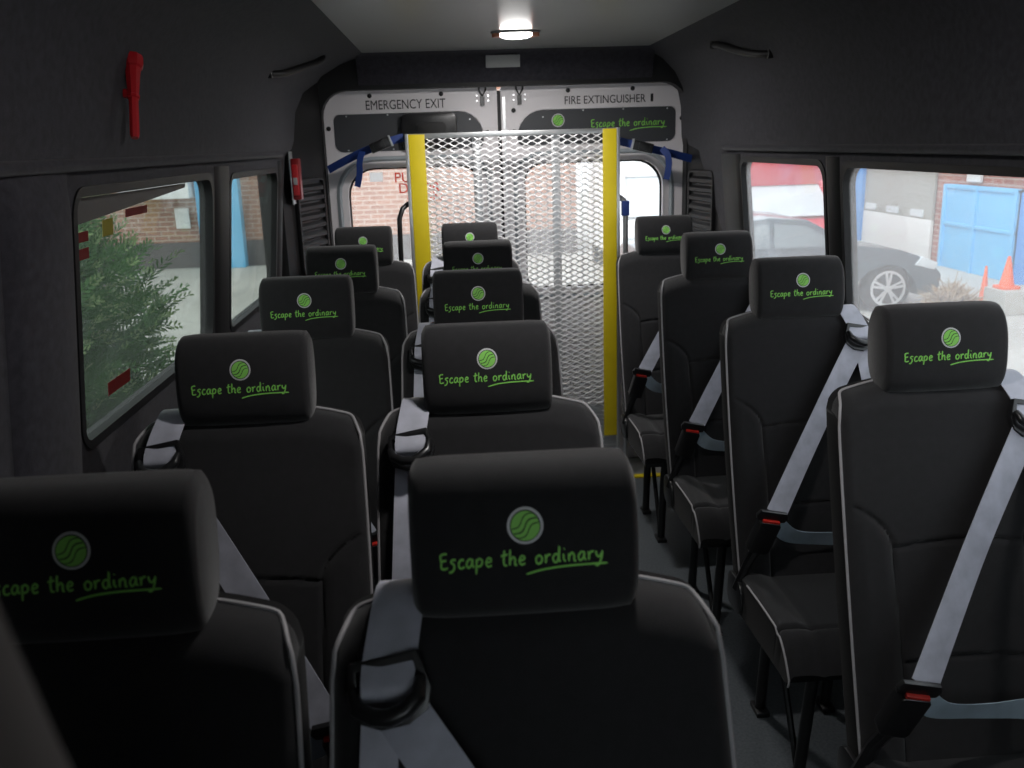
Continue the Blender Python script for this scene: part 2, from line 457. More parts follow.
    mb = MB(); stroke_mesh(mb, slogan_strokes(-.091, 1.2485, .174), .0020, head_front, .0008)
    tag(mb.build('slogan_lettering', M['green'], hr, smooth_=False), 'green handwritten slogan Escape the ordinary')
    # cushion
    NXc, NYc = 40, 60; mb = MB(); cx = .212
    def top(i, j):
        u = -1 + 2 * i / NXc; v = j / NYc; x = u * cx
        y = -.14 - v * .44
        z = .505 + .012 * math.sin(v * PI * .8)
        z -= .075 * max(0, (v - .78) / .22) ** 2.0
        b = abs(x)
        z += .010 * min(1, max(0, (b - .13) / .03)) * (1 if v < .8 else .5)
        z -= .0055 * math.exp(-((b - .13) / .004) ** 2)
        z -= .012 * max(0, 1 - (cx - b) / .016) ** 2
        if v < 1: z -= .0055 * math.exp(-((v - .80) / .012) ** 2)
        return (x, y, z)
    vs = [top(i, j) for j in range(NYc + 1) for i in range(NXc + 1)]
    S2 = len(vs)
    vs += [(-cx + 2 * cx * i / NXc, -.14 - (j / NYc) * .425, .395 + .02 * (j / NYc)) for j in range(NYc + 1) for i in range(NXc + 1)]
    ix = lambda i, j, q: q * S2 + j * (NXc + 1) + i
    fs = []
    for j in range(NYc):
        for i in range(NXc):
            fs.append((ix(i, j, 0), ix(i, j + 1, 0), ix(i + 1, j + 1, 0), ix(i + 1, j, 0)))
            fs.append((ix(i, j, 1), ix(i + 1, j, 1), ix(i + 1, j + 1, 1), ix(i, j + 1, 1)))
    bor = [(i, 0) for i in range(NXc)] + [(NXc, j) for j in range(NYc)] + [(i, NYc) for i in range(NXc, 0, -1)] + [(0, j) for j in range(NYc, 0, -1)]
    mb.add(vs, fs, 0)
    sf = []
    for a in range(len(bor)):
        p, q = bor[a], bor[(a + 1) % len(bor)]; sf.append((ix(*p, 0), ix(*q, 0), ix(*q, 1), ix(*p, 1)))
    mb.f += sf; mb.m += [1] * len(sf)
    cu = mb.build('cushion', [M['fabric'], M['seat_side']], root, angle=50)
    for i in (0, NXc):
        pts = [Vector(top(i, j)) for j in range(16, NYc + 1, 2)]
        pts += [Vector((pts[-1].x, -.583 + .004 * q, pts[-1].z - .010 * q)) for q in (1, 2)]
        MB().tube([p + Vector((0, 0, .001)) for p in pts], .0028, 8).build('piping', M['piping'], cu)
    # steel frame, legs and feet
    mb = MB()
    for x in (-.10, .10): mb.box((x - .015, -.50, .37), (x + .015, -.10, .398))
    mb.box((-.19, -.50, .372), (.19, -.47, .396)); mb.box((-.19, -.15, .372), (.19, -.12, .396))
    mb.build('seat_frame', M['steel_black'], root, bevel=.003)
    for sg in (-1, 1):
        for y, yb in ((-.46, -.40), (-.14, -.09)):
            l = MB().tube([(sg * .10, y, .385), (sg * .10, yb, .012)], .016, 10).build('leg', M['steel_black'], root)
            MB().box((sg * .10 - .02, yb - .035, .0), (sg * .10 + .02, yb + .035, .016)).build('foot', M['steel_black'], l, bevel=.004)
        MB().tube([(sg * .10, -.18, .375), (sg * .10, -.39, .03)], .009, 8).build('brace', M['steel_black'], root)
    # hinge covers beside the cushion
    for sg in (-1, 1):
        MB().prism(rrect(-.235, .40, -.115, .50, .035), lambda u, v, d, sg=sg: (sg * d, u, v), .207, .222).build('hinge_cover', M['plastic'], root, bevel=.004)
    # belt
    gx, gy, gz = s * .150, -.028, 1.135
    bx_, by_, bz_ = -s * .165, -.285, .715
    mb = MB(); mb.ribbon([(s * .128, .10, 1.13), (s * .132, .085, 1.19), (s * .137, .045, 1.207), (s * .143, .0, 1.187), (gx, gy - .012, gz + .018), (gx, gy - .024, gz + .002), (gx, gy - .021, gz - .010)], .056, lambda t: (1, 0, .12 * s * t * 0 + .02))
    mb.build('shoulder_strap', M['belt'], root)
    mb = MB(); g = Vector((gx - s * .004, gy - .014, gz - .014)); e = Vector((bx_, by_, bz_)) + Vector((s * .012, -.002, .012))
    d = (e - g); wd = Vector((0, -1, 0)).cross(d).normalized()
    mid = g + d * .5 + Vector((0, .010, -.004))
    def wf(t, wd=wd): return wd + Vector((0, .10 * math.sin(t * PI), 0))
    mb.ribbon([g, g + d * .25 + Vector((0, .006, 0)), mid, g + d * .75 + Vector((0, .005, 0)), e], .060, wf)
    mb.build('diagonal_belt', M['belt'], root)
    mb = MB(); mb.ribbon([(gx + s * .010, gy + .004, gz - .01), (gx + s * .020, back_y(.95) - .022, .97), (gx + s * .040, back_y(.7) - .02, .70), (gx + s * .045, back_y(.52) - .02, .50)], .040, (1, 0, 0))
    mb.build('return_strap', M['belt'], root)
    # guide ring
    T = Matrix.Translation((gx, gy - .010, gz)) @ Matrix.Rotation(s * .18, 4, 'Y') @ Matrix.Rotation(-.45, 4, 'X') @ Matrix.Scale(1.22, 4)
    mb = MB()
    out_ = [(-.030, .026), (-.036, -.006), (-.030, -.024), (-.012, -.033), (.012, -.033), (.030, -.024), (.036, -.006), (.030, .026)]
    inn_ = [(-.025, .018), (-.027, .000), (-.023, -.011), (-.010, -.017), (.010, -.017), (.023, -.011), (.027, .000), (.025, .018)]
    mb.ring(out_, inn_, lambda u, v, dd: T @ Vector((u, dd, v)), -.007, .005)
    mb.tube([T @ Vector(p) for p in [(-.030, -.010, .004), (-.026, -.018, -.010), (-.013, -.022, -.019), (0, -.023, -.022), (.013, -.022, -.019), (.026, -.018, -.010), (.030, -.010, .004)]], [.006, .0085, .0095, .0095, .0095, .0085, .006], 10)
    gd = mb.build('belt_guide', M['plastic'], root, bevel=.0015)
    MB().box((s * .168 - .016, back_y(1.15) - .004, 1.140), (s * .168 + .016, back_y(1.15) + .03, 1.162)).build('guide_mount', M['plastic'], root, bevel=.006)
    # buckle on its stalk, along the belt direction
    dn = d.normalized()
    stalk0 = Vector((-s * .215, -.19, .47)); B1 = Vector((bx_, by_, bz_)); ax = (B1 - stalk0).normalized()
    side = Vector((0, -1, 0)).cross(ax).normalized(); nrm = ax.cross(side).normalized()
    R = Matrix((side, nrm, ax)).transposed().to_4x4()
    Tb = Matrix.Translation(B1) @ R @ Matrix.Scale(1.25, 4)
    mb = MB(); mb.prism(rrect(-.023, -.092, .023, -.004, .008), lambda u, v, dd: Tb @ Vector((u, dd, v)), -.013, .013)
    bk = mb.build('buckle', M['plastic'], root, bevel=.004)
    MB().box((-.018, -.0105, -.008), (.018, .0105, .0005), mtx=Tb).build('release_button', M['red'], bk, bevel=.001)
    mb = MB(); mb.prism([(-.034, .008), (-.030, -.004), (-.016, -.006), (.016, -.006), (.030, -.004), (.034, .008), (.028, .020), (-.028, .020)], lambda u, v, dd: Tb @ Vector((u, dd, v)), -.004, .004)
    mb.build('tongue', M['plastic'], root, bevel=.0015)
    mb = MB(); mb.tube([stalk0, stalk0.lerp(B1, .35) + Vector((0, .01, 0)), Tb @ Vector((0, 0, -.088))], [.016, .013, .014], 8, rz=1.0)
    mb.build('buckle_stalk', M['plastic'], root)
    mb = MB(); mb.ribbon([(bx_ + s * .012, by_ + .004, bz_ - .008), (bx_ + s * .07, -.245, .645), (0, -.225, .622), (s * .10, -.214, .612), (s * .19, -.200, .59), (s * .213, -.18, .53)], .046, lambda t: (.05, .05 - .5 * math.sin(t * 5), 1))
    tag(mb.build('lap_belt', M['lap'], root), 'pale blue lap belt')
    return root

seatL = make_seat(-1); seatR = make_seat(1)
fits_raw = {  # column: list of (x, y) of each seat from the front row back
 'A': [(-.409, .873), (-.410, 1.642), (-.412, 2.411), (-.405, 3.180), (-.400, 3.949)],
 'B': [(.057, .873), (.047, 1.642), (.053, 2.411), (.075, 3.180), (.062, 3.949)],
 'C': [None, (.944, 1.642), (.949, 2.411), (.943, 3.180), (.926, 3.949)]}
fits = {c: [p and (p[0] + .0025, p[1]) for p in l] for c, l in fits_raw.items()}
labels = {
 'A': ['black fabric seat filling the lower left corner, its headrest cut by the frame edge',
       'black fabric seat by the large left window, second from the front on that side',
       'black fabric seat at the left wall, third from the front, beside the middle window pillar',
       'black fabric seat at the left wall, fourth from the front, under the small left window',
       'rearmost black fabric seat on the left wall, in front of the rear door window'],
 'B': ['largest black fabric seat in the front centre, belt slung over its left shoulder',
       'black fabric centre seat directly behind the largest front seat',
       'black fabric centre seat, third from the front, before the metal mesh ramp',
       'black fabric centre seat, fourth from the front, close to the mesh ramp',
       'rearmost black fabric centre seat, mostly hidden, right against the mesh ramp'],
 'C': [None, 'nearest black fabric single seat on the right, cut off by the right edge',
       'black fabric single seat on the right, second nearest, under the car seen through the window',
       'black fabric single seat on the right, third nearest, beside the small right window',
       'rearmost black fabric single seat on the right, next to the yellow edge of the ramp']}
for c, lst in fits.items():
    proto = seatL if c in 'AB' else seatR; first = (c == 'A' or c == 'C')
    for k, p in enumerate(lst):
        if p is None: continue
        if first: o = proto; first = False
        else: o = copy_tree(proto)
        o.location = (p[0], p[1], FZ)
        tag(o, labels[c][k], 'seat', 'black minibus passenger seats with green slogan headrests')

# blurred padded partition close to the lens, bottom left
nr = empty('padded_partition', (-.3755, .20, 0)); tag(nr, 'blurred dark brown padded partition in the very bottom left corner, nearest the lens', 'partition')
MB().prism([(-.06, .03), (.30, .03), (.315, .10), (.315, 1.30), (.285, 1.45), (.266, 1.532), (.256, 1.579), (.240, 1.655), (.215, 1.70), (.17, 1.72), (-.02, 1.72), (-.06, 1.68)], lambda u, v, d: (u, d, v), -.018, .018).build('padded_panel', M['nearfab'], nr, bevel=.012)
for u in (0, .24): MB().tube([(u, 0, 0), (u, 0, .05)], .016, 10).build('foot', M['steel_black'], nr)

# ------------------------------------------------------------------ the van body
PL = [(-.80, 0), (-.80, .60), (-.786, 1.00), (-.775, 1.12), (-.722, 1.60), (-.719, 1.655), (-.700, 1.685), (-.692, 1.72), (-.682, 1.84), (-.655, 1.93), (-.59, 2.01), (-.50, 2.06), (-.385, 2.10)]
PR = [(1.25, 0), (1.25, .60), (1.236, 1.00), (1.226, 1.12), (1.180, 1.58), (1.177, 1.62), (1.160, 1.65), (1.153, 1.69), (1.147, 1.83), (1.128, 1.92), (1.09, 1.99), (1.03, 2.05), (.945, 2.10)]
Y0, Y1 = -1.5, 4.62
def wall(name, prof, sgn, cuts):
    outer = [(x + sgn * .035, z) for x, z in prof[:-2]] + [(prof[-2][0] + sgn * .05, prof[-2][1] + .05), (prof[-1][0], prof[-1][1] + .06)]
    poly = prof + outer[::-1]
    n = 1; mb = MB()
    mb.prism(poly, lambda u, v, d: (u, d, v), Y0, Y1)
    o = mb.build(name, M['lining'], None, angle=35)
    cs = []
    for (ya, za, yb, zb, r) in cuts:
        c = MB().prism(rrect(ya, za, yb, zb, r), lambda u, v, d: (d, u, v), (prof[3][0] - .3), (prof[3][0] + .3)).build('cutter', M['rail'])
        cs.append(c)
    boolean(o, cs); return struct(o)
LW = [(1.80, 1.105, 2.83, 1.61, (.03, .05, .06, .03)), (3.06, 1.095, 3.88, 1.600, (.03, .05, .05, .03))]
LW2 = [(.35, 1.115, 1.40, 1.61, (.05, .05, .05, .05))]
RW = [(.75, 1.10, 2.73, 1.585, (.05, .05, .06, .05)), (2.87, 1.10, 3.72, 1.585, (.05, .05, .05, .05))]
wall('wall_left', PL, -1, LW); wall('wall_right', PR, 1, RW)
def xin(prof, z):
    for (x0, z0), (x1, z1) in zip(prof, prof[1:]):
        if z0 <= z <= z1: return x0 + (x1 - x0) * (z - z0) / (z1 - z0)
def side_window(n, prof, sgn, rect, g):
    ya, za, yb, zb, r = rect
    fr = lambda u, v, d: (xin(prof, v) + sgn * d, u, v)
    w = MB().ring(rrect(ya - .014, za - .014, yb + .014, zb + .014, .06), rrect(ya + .006, za + .006, yb - .006, zb - .006, r), fr, -.004, .036).build('window_%d' % n, M['rail'], None)
    struct(w)
    MB().prism(rrect(ya + .004, za + .004, yb - .004, zb - .004, r), fr, .016, .020).build('pane', g, w, smooth_=False)
    return w
w1 = side_window(1, PL, -1, LW[0], M['glass_l']); side_window(2, PL, -1, LW[1], M['glass_l'])
side_window(3, PR, 1, RW[1], M['glass_r']); side_window(4, PR, 1, RW[0], M['glass_r'])
# dark pillar pads between the side windows
def pad(name, prof, sgn, ya, yb, za, zb, d=.012, m='rail', soft=False):
    nz = 40 if soft else 10; mb = MB(); w = yb - ya
    sec = [(0, 0), (.012, .6), (.035, 1), (w - .035, 1), (w - .012, .6), (w, 0)]
    if soft: sec = [(w * k / 16, math.sin(PI * k / 16) ** .6) for k in range(17)]
    K = len(sec); vs = []
    for j in range(nz + 1):
        z = za + (zb - za) * j / nz; x = xin(prof, z)
        e = 1 if not soft else min(1, ((zb - z) / .10 + .02)) ** .5
        vs += [(x - sgn * (d * q * e + .0005), ya + y, z) for y, q in sec]
    fs = [(K * j + k, K * j + k + 1, K * j + K + 1 + k, K * j + K + k) for j in range(nz) for k in range(K - 1)]
    fs += [tuple(range(K - 1, -1, -1)), tuple(K * nz + k for k in range(K))]
    fs += [(K * j, K * j + K, K * j + 2 * K - 1, K * j + K - 1) for j in range(nz)]
    mb.add(vs, fs); return struct(mb.build(name, M[m], None, angle=50))
pad('trim_1', PL, -1, 2.86, 3.035, 1.02, 1.64); pad('trim_2', PR, 1, 2.75, 2.85, 1.02, 1.61)
pad('trim_3', PL, -1, 3.90, 4.00, .60, 1.64); pad('trim_4', PR, 1, 3.72, 3.98, .60, 1.61)
# fabric-covered pillar swellings on the near left wall
pad('trim_5', PL, -1, 1.50, 1.775, .40, 1.66, .030, 'lining', True); pad('trim_6', PL, -1, .95, 1.42, .40, 1.64, .034, 'lining', True)
def rail(name, prof, sgn, z, m):
    x = xin(prof, z)
    return struct(MB().tube([(x - sgn * .004, y, z) for y in (.2, 1, 2, 3, 3.9)], .016, 10, rz=.8).build(name, M[m]))
rail('trim_7', PL, -1, 1.665, 'lining'); rail('trim_8', PR, 1, 1.635, 'lining')
# ceiling, floor, header
struct(MB().box((-.387, Y0, 2.10), (.947, 4.45, 2.16)).build('ceiling', M['ceil'], None, smooth_=False))
struct(MB().box((-.90, Y0, -.12), (1.35, 4.64, 0)).build('floor', M['floor'], None, smooth_=False))
for i, y in enumerate((0.9, 2.6)):
    struct(MB().box((-.380, y, 2.094), (.940, y + .05, 2.101)).build('trim_%d' % (9 + i), M['ceil'], None, bevel=.002))
# rear surround with the big rounded door opening
rw = MB().prism([(-.88, 0), (1.33, 0), (1.33, 2.16), (-.88, 2.16)], lambda u, v, d: (u, d, v), 4.50, 4.575).build('wall_rear', M['rail'])
cut = MB().prism(rrect(-.605, -.1, 1.155, 1.945, (.02, .02, .12, .12)), lambda u, v, d: (u, d, v), 4.4, 4.7).build('cutter', M['rail'])
boolean(rw, [cut]); struct(rw)
mb = MB()   # sloping header between the ceiling and the door opening
hd = [(4.40, 2.099), (4.44, 2.085), (4.475, 2.03), (4.497, 1.965), (4.499, 2.13), (4.40, 2.13)]
mb.prism(hd, lambda u, v, d: (d, u, v), -.42, .98)
struct(mb.build('trim_11', M['lining'], None, angle=60))
# angled corner posts
for nm, (xa, ya), (xb, yb), sg in (('trim_12', (-.735, 4.02), (-.605, 4.52), -1), ('trim_13', (1.215, 4.02), (1.158, 4.52), 1)):
    poly = [(xa, ya), (xb, yb), (xb + sg * .02, yb), (xa + sg * .10, yb), (xa + sg * .10, ya)]
    struct(MB().prism(poly, lambda u, v, d: (u, v, d), 0, 2.04).build(nm, M['rail'], None, bevel=.006))
# louvred vents on the corner posts
def vent(name, a, b, z0, z1, label, sgn):
    a = Vector((*a, 0)); b = Vector((*b, 0)); d = (b - a).normalized(); L = (b - a).length
    nrm = Vector((-d.y, d.x, 0)); 
    if nrm.y > 0: nrm = -nrm
    if nrm.x * sgn > 0 and abs(nrm.x) > abs(nrm.y): nrm = -nrm
    root = empty(name, (a.x, a.y, z0)); tag(root, label, 'air vent', 'louvred vents on the rear corner posts')
    fn = lambda u, v, w: tuple(d * u + nrm * w + Vector((0, 0, v)))
    H = z1 - z0
    MB().ring(rrect(0, 0, L, H, .03), rrect(.014, .014, L - .014, H - .014, .02), fn, .001, .020).build('vent_frame', M['rail'], root, bevel=.002)
    MB().prism(rrect(.01, .01, L - .01, H - .01, .02), fn, .001, .004).build('backing', M['hole'], root)
    n = int(H / .045)
    for k in range(n):
        z = .03 + (H - .05) * k / n
        mb = MB(); mb.add([fn(.016, z, .004), fn(L - .016, z, .004), fn(L - .016, z + .006, .018), fn(.016, z + .006, .018), fn(.016, z + .022, .018), fn(L - .016, z + .022, .018), fn(L - .016, z + .034, .004), fn(.016, z + .034, .004)],
            [(0, 1, 2, 3), (3, 2, 5, 4), (4, 5, 6, 7), (0, 3, 4, 7), (1, 6, 5, 2), (0, 7, 6, 1)])
        mb.build('slat', M['rail'], root, smooth_=False)
vent('louvred_vent', (-.705, 4.135), (-.625, 4.44), 1.12, 1.555, 'black louvred vent on the left rear corner post, under the red bracket', -1)
vent('louvred_vent', (1.202, 4.135), (1.167, 4.44), 1.10, 1.53, 'black louvred vent on the right rear corner post, behind the single seats', 1)
# wall_front with the windscreen opening behind the camera
fw = MB().box((-.88, -1.57, 0), (1.33, -1.50, 2.16)).build('wall_front', M['lining'])
cut = MB().prism(rrect(-.62, .95, 1.07, 1.92, .08), lambda u, v, d: (u, d, v), -1.7, -1.4).build('cutter', M['rail'])
boolean(fw, [cut]); struct(fw)
w5 = struct(MB().ring(rrect(-.65, .92, 1.10, 1.95, .10), rrect(-.61, .96, 1.06, 1.91, .08), lambda u, v, d: (u, d, v), -1.585, -1.485).build('window_5', M['rail']))
MB().prism(rrect(-.61, .96, 1.06, 1.91, .08), lambda u, v, d: (u, d, v), -1.54, -1.535).build('pane', M['glass_f'], w5, smooth_=False)

# ------------------------------------------------------------------ rear doors
DY = 4.60
def door(n, x0, x1, win, inset, hinge):
    # win/inset: (x0,z0,x1,z1,r)
    rad = (.02, .02, .02, .11) if hinge < 0 else (.02, .02, .11, .02)
    d = MB().prism(rrect(x0, .0, x1, 1.955, rad), lambda u, v, q: (u, q, v), DY, DY + .06).build('door_%d' % n, M['door'])
    cs = [MB().prism(rrect(*win[:4], win[4]), lambda u, v, q: (u, q, v), DY - .1, DY + .2).build('cutter', M['door']),
          MB().prism(rrect(*inset[:4], inset[4]), lambda u, v, q: (u, q, v), DY - .1, DY + .012).build('cutter', M['door'])]
    boolean(d, cs); struct(d)
    MB().prism(rrect(inset[0] + .002, inset[1] + .002, inset[2] - .002, inset[3] - .002, inset[4]), lambda u, v, q: (u, q, v), DY + .006, DY + .0125).build('inset_panel', M['inset'], d, smooth_=False)
    a = rrect(win[0] - .055, win[1] - .055, win[2] + .055, win[3] + .055, tuple(r + .05 for r in win[4])); b = rrect(win[0] + .002, win[1] + .002, win[2] - .002, win[3] - .002, win[4])
    mb = MB(); N = len(a)
    vs = [(u, DY - .004, v) for u, v in a] + [(u, DY - .012, v) for u, v in [((p[0] * .75 + q[0] * .25), (p[1] * .75 + q[1] * .25)) for p, q in zip(a, b)]] + [(u, DY + .04, v) for u, v in b]
    vs += [(u, DY + .058, v) for u, v in b]
    fs = [(r * N + i, r * N + (i + 1) % N, (r + 1) * N + (i + 1) % N, (r + 1) * N + i) for r in range(3) for i in range(N)]
    mb.add(vs, fs); mb.build('window_surround', M['frame'], d, angle=50)
    pn = MB().prism(rrect(win[0] + .002, win[1] + .002, win[2] - .002, win[3] - .002, win[4]), lambda u, v, q: (u, q, v), DY + .045, DY + .049).build('pane', M['glass_b'], d, smooth_=False)
    MB().ring(rrect(win[0] - .004, win[1] - .004, win[2] + .004, win[3] + .004, win[4]), rrect(win[0] + .008, win[1] + .008, win[2] - .008, win[3] - .008, win[4]), lambda u, v, q: (u, q, v), DY + .036, DY + .044).build('window_seal', M['hole'], d)
    return d, pn
d1, p1 = door(1, -.625, .236, (-.518, .95, .14, 1.582, (.06, .06, .09, .13)), (-.565, 1.66, .165, 1.84, (.04, .03, .12, .03)), -1)
d2, p2 = door(2, .254, 1.178, (.36, .95, 1.062, 1.582, (.06, .06, .13, .09)), (.33, 1.665, 1.125, 1.835, (.03, .04, .03, .13)), 1)
def dot(par, x, z, r=.011, m='hole', name='plug'):
    MB().lathe([(r, -.001), (r, -.004), (r * .7, -.006)], 14, (x, DY, z), 'Y').build(name, M[m], par)
for x, z in ((-.38, 1.922), (-.035, 1.922), (-.588, 1.775), (.185, 1.735)): dot(d1, x, z)
for x, z in ((.585, 1.922), (.905, 1.922), (.315, 1.835), (1.152, 1.775), (.315, 1.735)): dot(d2, x, z)
for x, z in ((-.50, 1.83), (-.30, 1.832), (-.08, 1.83), (-.50, 1.67), (-.28, 1.67), (.10, 1.80)): MB().lathe([(.004, .006), (.004, .002)], 8, (x, DY, z), 'Y').build('screw', M['alu'], d1)
for x, z in ((.46, 1.80), (.66, 1.827), (.86, 1.827), (1.08, 1.824), (1.08, 1.675), (.36, 1.70)): MB().lathe([(.004, .006), (.004, .002)], 8, (x, DY, z), 'Y').build('screw', M['alu'], d2)
t = text('lettering', 'EMERGENCY EXIT', .062, M['ink'], d1, (-.405, DY - .001, 1.858), sx=.78, ext=.0012); t['label'] = 'black lettering EMERGENCY EXIT'
t = text('lettering', 'FIRE EXTINGUISHER', .054, M['ink'], d2, (.565, DY - .001, 1.857), sx=.84, ext=.0012); t['label'] = 'black lettering FIRE EXTINGUISHER'
MB().prism(rrect(.995, 1.858, 1.008, 1.896, .004), lambda u, v, q: (u, q, v), DY - .002, DY - .0005).build('extinguisher_mark', M['ink'], d2)
emblem(d2, .535, 1.782, .032, lambda x, z: DY + .005, off=.0012)
mb = MB(); stroke_mesh(mb, slogan_strokes(.70, 1.745, .37), .0045, lambda x, z: DY + .005, .002); mb.build('slogan_lettering', M['green'], d2, smooth_=False)['label'] = 'green slogan Escape the ordinary'
# dark handle box on the left door's inset panel
MB().prism(rrect(-.235, 1.665, .035, 1.835, .03), lambda u, v, q: (u, q, v), DY - .035, DY + .007).build('lock_cover', M['plastic'], d1, bevel=.008)
MB().prism(rrect(-.16, 1.70, -.02, 1.79, .02), lambda u, v, q: (u, q, v), DY - .043, DY - .034).build('lock_recess', M['hole'], d1, bevel=.003)
for i, (tx, x, z) in enumerate((('PUSH', -.290, 1.508), ('DOOR', -.272, 1.455), ('OPEN', -.232, 1.405))):
    t = text('lettering', tx, .070, M['inkred'], d1, (x, DY + .043, z), ext=.0008); t['label'] = 'red lettering on the glass'
MB().prism(rrect(-.41, 1.515, -.345, 1.56, .003), lambda u, v, q: (u, q, v), DY + .040, DY + .0435).build('sticker', M['film'], d1)
# latches at the door tops
for par, x in ((d1, .165), (d2, .345)):
    mb = MB()
    mb.tube([(x - .016, DY - .035, 1.985), (x - .016, DY - .02, 1.935), (x, DY - .012, 1.905), (x + .016, DY - .02, 1.935), (x + .016, DY - .035, 1.985)], .005, 8)
    mb.box((x - .010, DY - .018, 1.862), (x + .010, DY - .001, 1.905))
    la = mb.build('latch', M['plastic'], par)
    for q in (-.028, .028):
        for zz in (1.885, 1.908): MB().lathe([(.006, -.001), (.005, -.005)], 10, (x + q, DY, zz), 'Y').build('latch_bolt', M['alu'], la)
# rubber between the doors
struct(MB().box((.2365, DY + .004, .0), (.2535, DY + .05, 1.93)).build('trim_14', M['hole']))
MB().box((.262, DY - .004, 1.0), (.275, DY - .0005, 1.90)).build('edge_strip', M['alu'], d2)
struct(MB().box((-.60, 4.33, .0), (1.15, 4.575, .006)).build('trim_15', M['alu'], None, bevel=.001))
struct(MB().box((-.60, 4.29, .0), (1.15, 4.33, .008)).build('trim_16', M['yellow'], None, bevel=.001))
# grey label plate on the header
hp = MB().box((-.080, -.004, -.028), (.080, .004, .028)).build('label_plate', M['grey'], None, bevel=.002)
hp.location = (.262, 4.448, 2.052); hp.rotation_euler = (.32, 0, 0)
tag(hp, 'small grey rectangular plate on the black header above the rear doors', 'plate')

# ------------------------------------------------------------------ folded wheelchair ramp
RY = 4.30; rx0, rx1 = -.208, .786; rz1 = 1.735; RC = (rx0 + rx1) / 2
rp = empty('wheelchair_ramp', (RC, RY, 0)); tag(rp, 'upright folded wheelchair ramp of silver expanded mesh with yellow edges', 'ramp')
def rb(*a): 
    (x0, y0, z0), (x1, y1, z1) = a; return MB().box((x0 - RC, y0 - RY, z0), (x1 - RC, y1 - RY, z1))
rb((rx0, RY - .012, .01), (rx0 + .016, RY + .05, rz1)).build('side_rail', M['alu'], rp, bevel=.002)
rb((rx1 - .016, RY - .012, .01), (rx1, RY + .05, rz1)).build('side_rail', M['alu'], rp, bevel=.002)
rb((rx0 + .016, RY - .008, rz1 - .022), (rx1 - .016, RY + .05, rz1)).build('top_rail', M['alu'], rp, bevel=.002)
rb((rx0 + .016, RY - .014, .24), (rx0 + .090, RY + .004, rz1 - .003)).build('yellow_strip', M['yellow'], rp, bevel=.002)
rb((rx1 - .080, RY - .014, .24), (rx1 - .016, RY + .004, rz1 - .003)).build('yellow_strip', M['yellow'], rp, bevel=.002)
def expanded(x0, z0, x1, z1, y, cw=.056, ch=.027, w=.0050, name='mesh_panel'):
    """expanded metal: slanted strands, each cell a stretched diamond"""
    mb = MB(); nc = round((x1 - x0) / cw); nr_ = round((z1 - z0) / ch); cw = (x1 - x0) / nc; ch = (z1 - z0) / nr_
    for j in range(nr_ + 1):
        z = z0 + j * ch
        for sgn in (1, -1):
            prev = None
            for i in range(2 * nc + 1):
                ph = (i + (0 if sgn > 0 else 1)) % 2
                px = x0 + i * cw / 2; pz = z + (ch / 2 if ph else 0) * .92
                if sgn < 0: pz = z + (0 if not ph else ch / 2) * .92 + 0
                if sgn < 0: break
                zz = pz
                pt = (px, zz)
                if prev is not None:
                    (xa, za), (xb, zb) = prev, pt
                    m1 = ((xa * 3 + xb) / 4, za + (zb - za) * .14); m2 = ((xa + xb * 3) / 4, za + (zb - za) * .86)
                    q = [prev, m1, m2, pt]
                    vs = []
                    for (qx, qz) in q:
                        vs += [(qx, y - .003, qz - w / 2), (qx, y - .0045, qz + w / 2), (qx, y + .003, qz + w / 2), (qx, y + .003, qz - w / 2)]
                    fs = []
                    for a in range(3):
                        for k in range(4): fs.append((4 * a + k, 4 * a + 4 + k, 4 * a + 4 + (k + 1) % 4, 4 * a + (k + 1) % 4))
                    mb.add([(vx - RC, vy - RY, vz) for vx, vy, vz in vs], fs)
                    # mirrored strand closing the diamond above
                    vs2 = [(vx, vy, 2 * (z + ch / 2) - vz - 0) for vx, vy, vz in vs]
                    if j < nr_: mb.add([(vx - RC, vy - RY, vz) for vx, vy, vz in vs2], fs)
                prev = pt
    return mb.build(name, M['mesh'], rp, smooth_=False)
expanded(rx0 + .088, .395, rx1 - .080, rz1 - .02, RY)
expanded(rx0 + .05, .35, rx1 - .05, rz1 - .12, RY + .05, .056, .027, .0045)
# ribbed lower plate
mb = rb((rx0 + .016, RY + .004, .05), (rx1 - .016, RY + .012, .40))
for k in range(17): mb.box((rx0 + .016 - RC, -.004, .06 + k * .02), (rx1 - .016 - RC, .005, .068 + k * .02))
mb.build('ribbed_plate', M['alu'], rp, smooth_=False)
rb((rx0 + .05, RY + .07, .12), (rx1 - .05, RY + .085, .35)).build('fold_plate', M['alu'], rp, bevel=.002)
for x in (.10, .47): rb((x, RY + .03, .30), (x + .04, RY + .045, rz1 - .02)).build('stiffener', M['alu'], rp, bevel=.002)
MB().tube([(rx0 - .004 - RC, .035, 1.42), (rx0 - .03 - RC, .0, 1.40), (rx0 - .047 - RC, -.01, 1.355), (rx0 - .050 - RC, -.01, 1.20), (rx0 - .050 - RC, -.01, .60), (rx0 - .02 - RC, .0, .56)], .012, 10).build('handrail', M['steel_black'], rp)['label'] = 'black bent handrail on the left'
MB().tube([(rx1 + .030 - RC, .01, .02), (rx1 + .030 - RC, .01, 1.36), (rx1 + .022 - RC, .01, 1.40), (rx1 + .000 - RC, .02, 1.42)], .013, 10).build('handrail', M['alu'], rp)['label'] = 'silver post on the right'
MB().box((rx1 + .012 - RC, -.008, 1.33), (rx1 + .046 - RC, .03, 1.40)).build('strap_end', M['strap'], rp, bevel=.004)

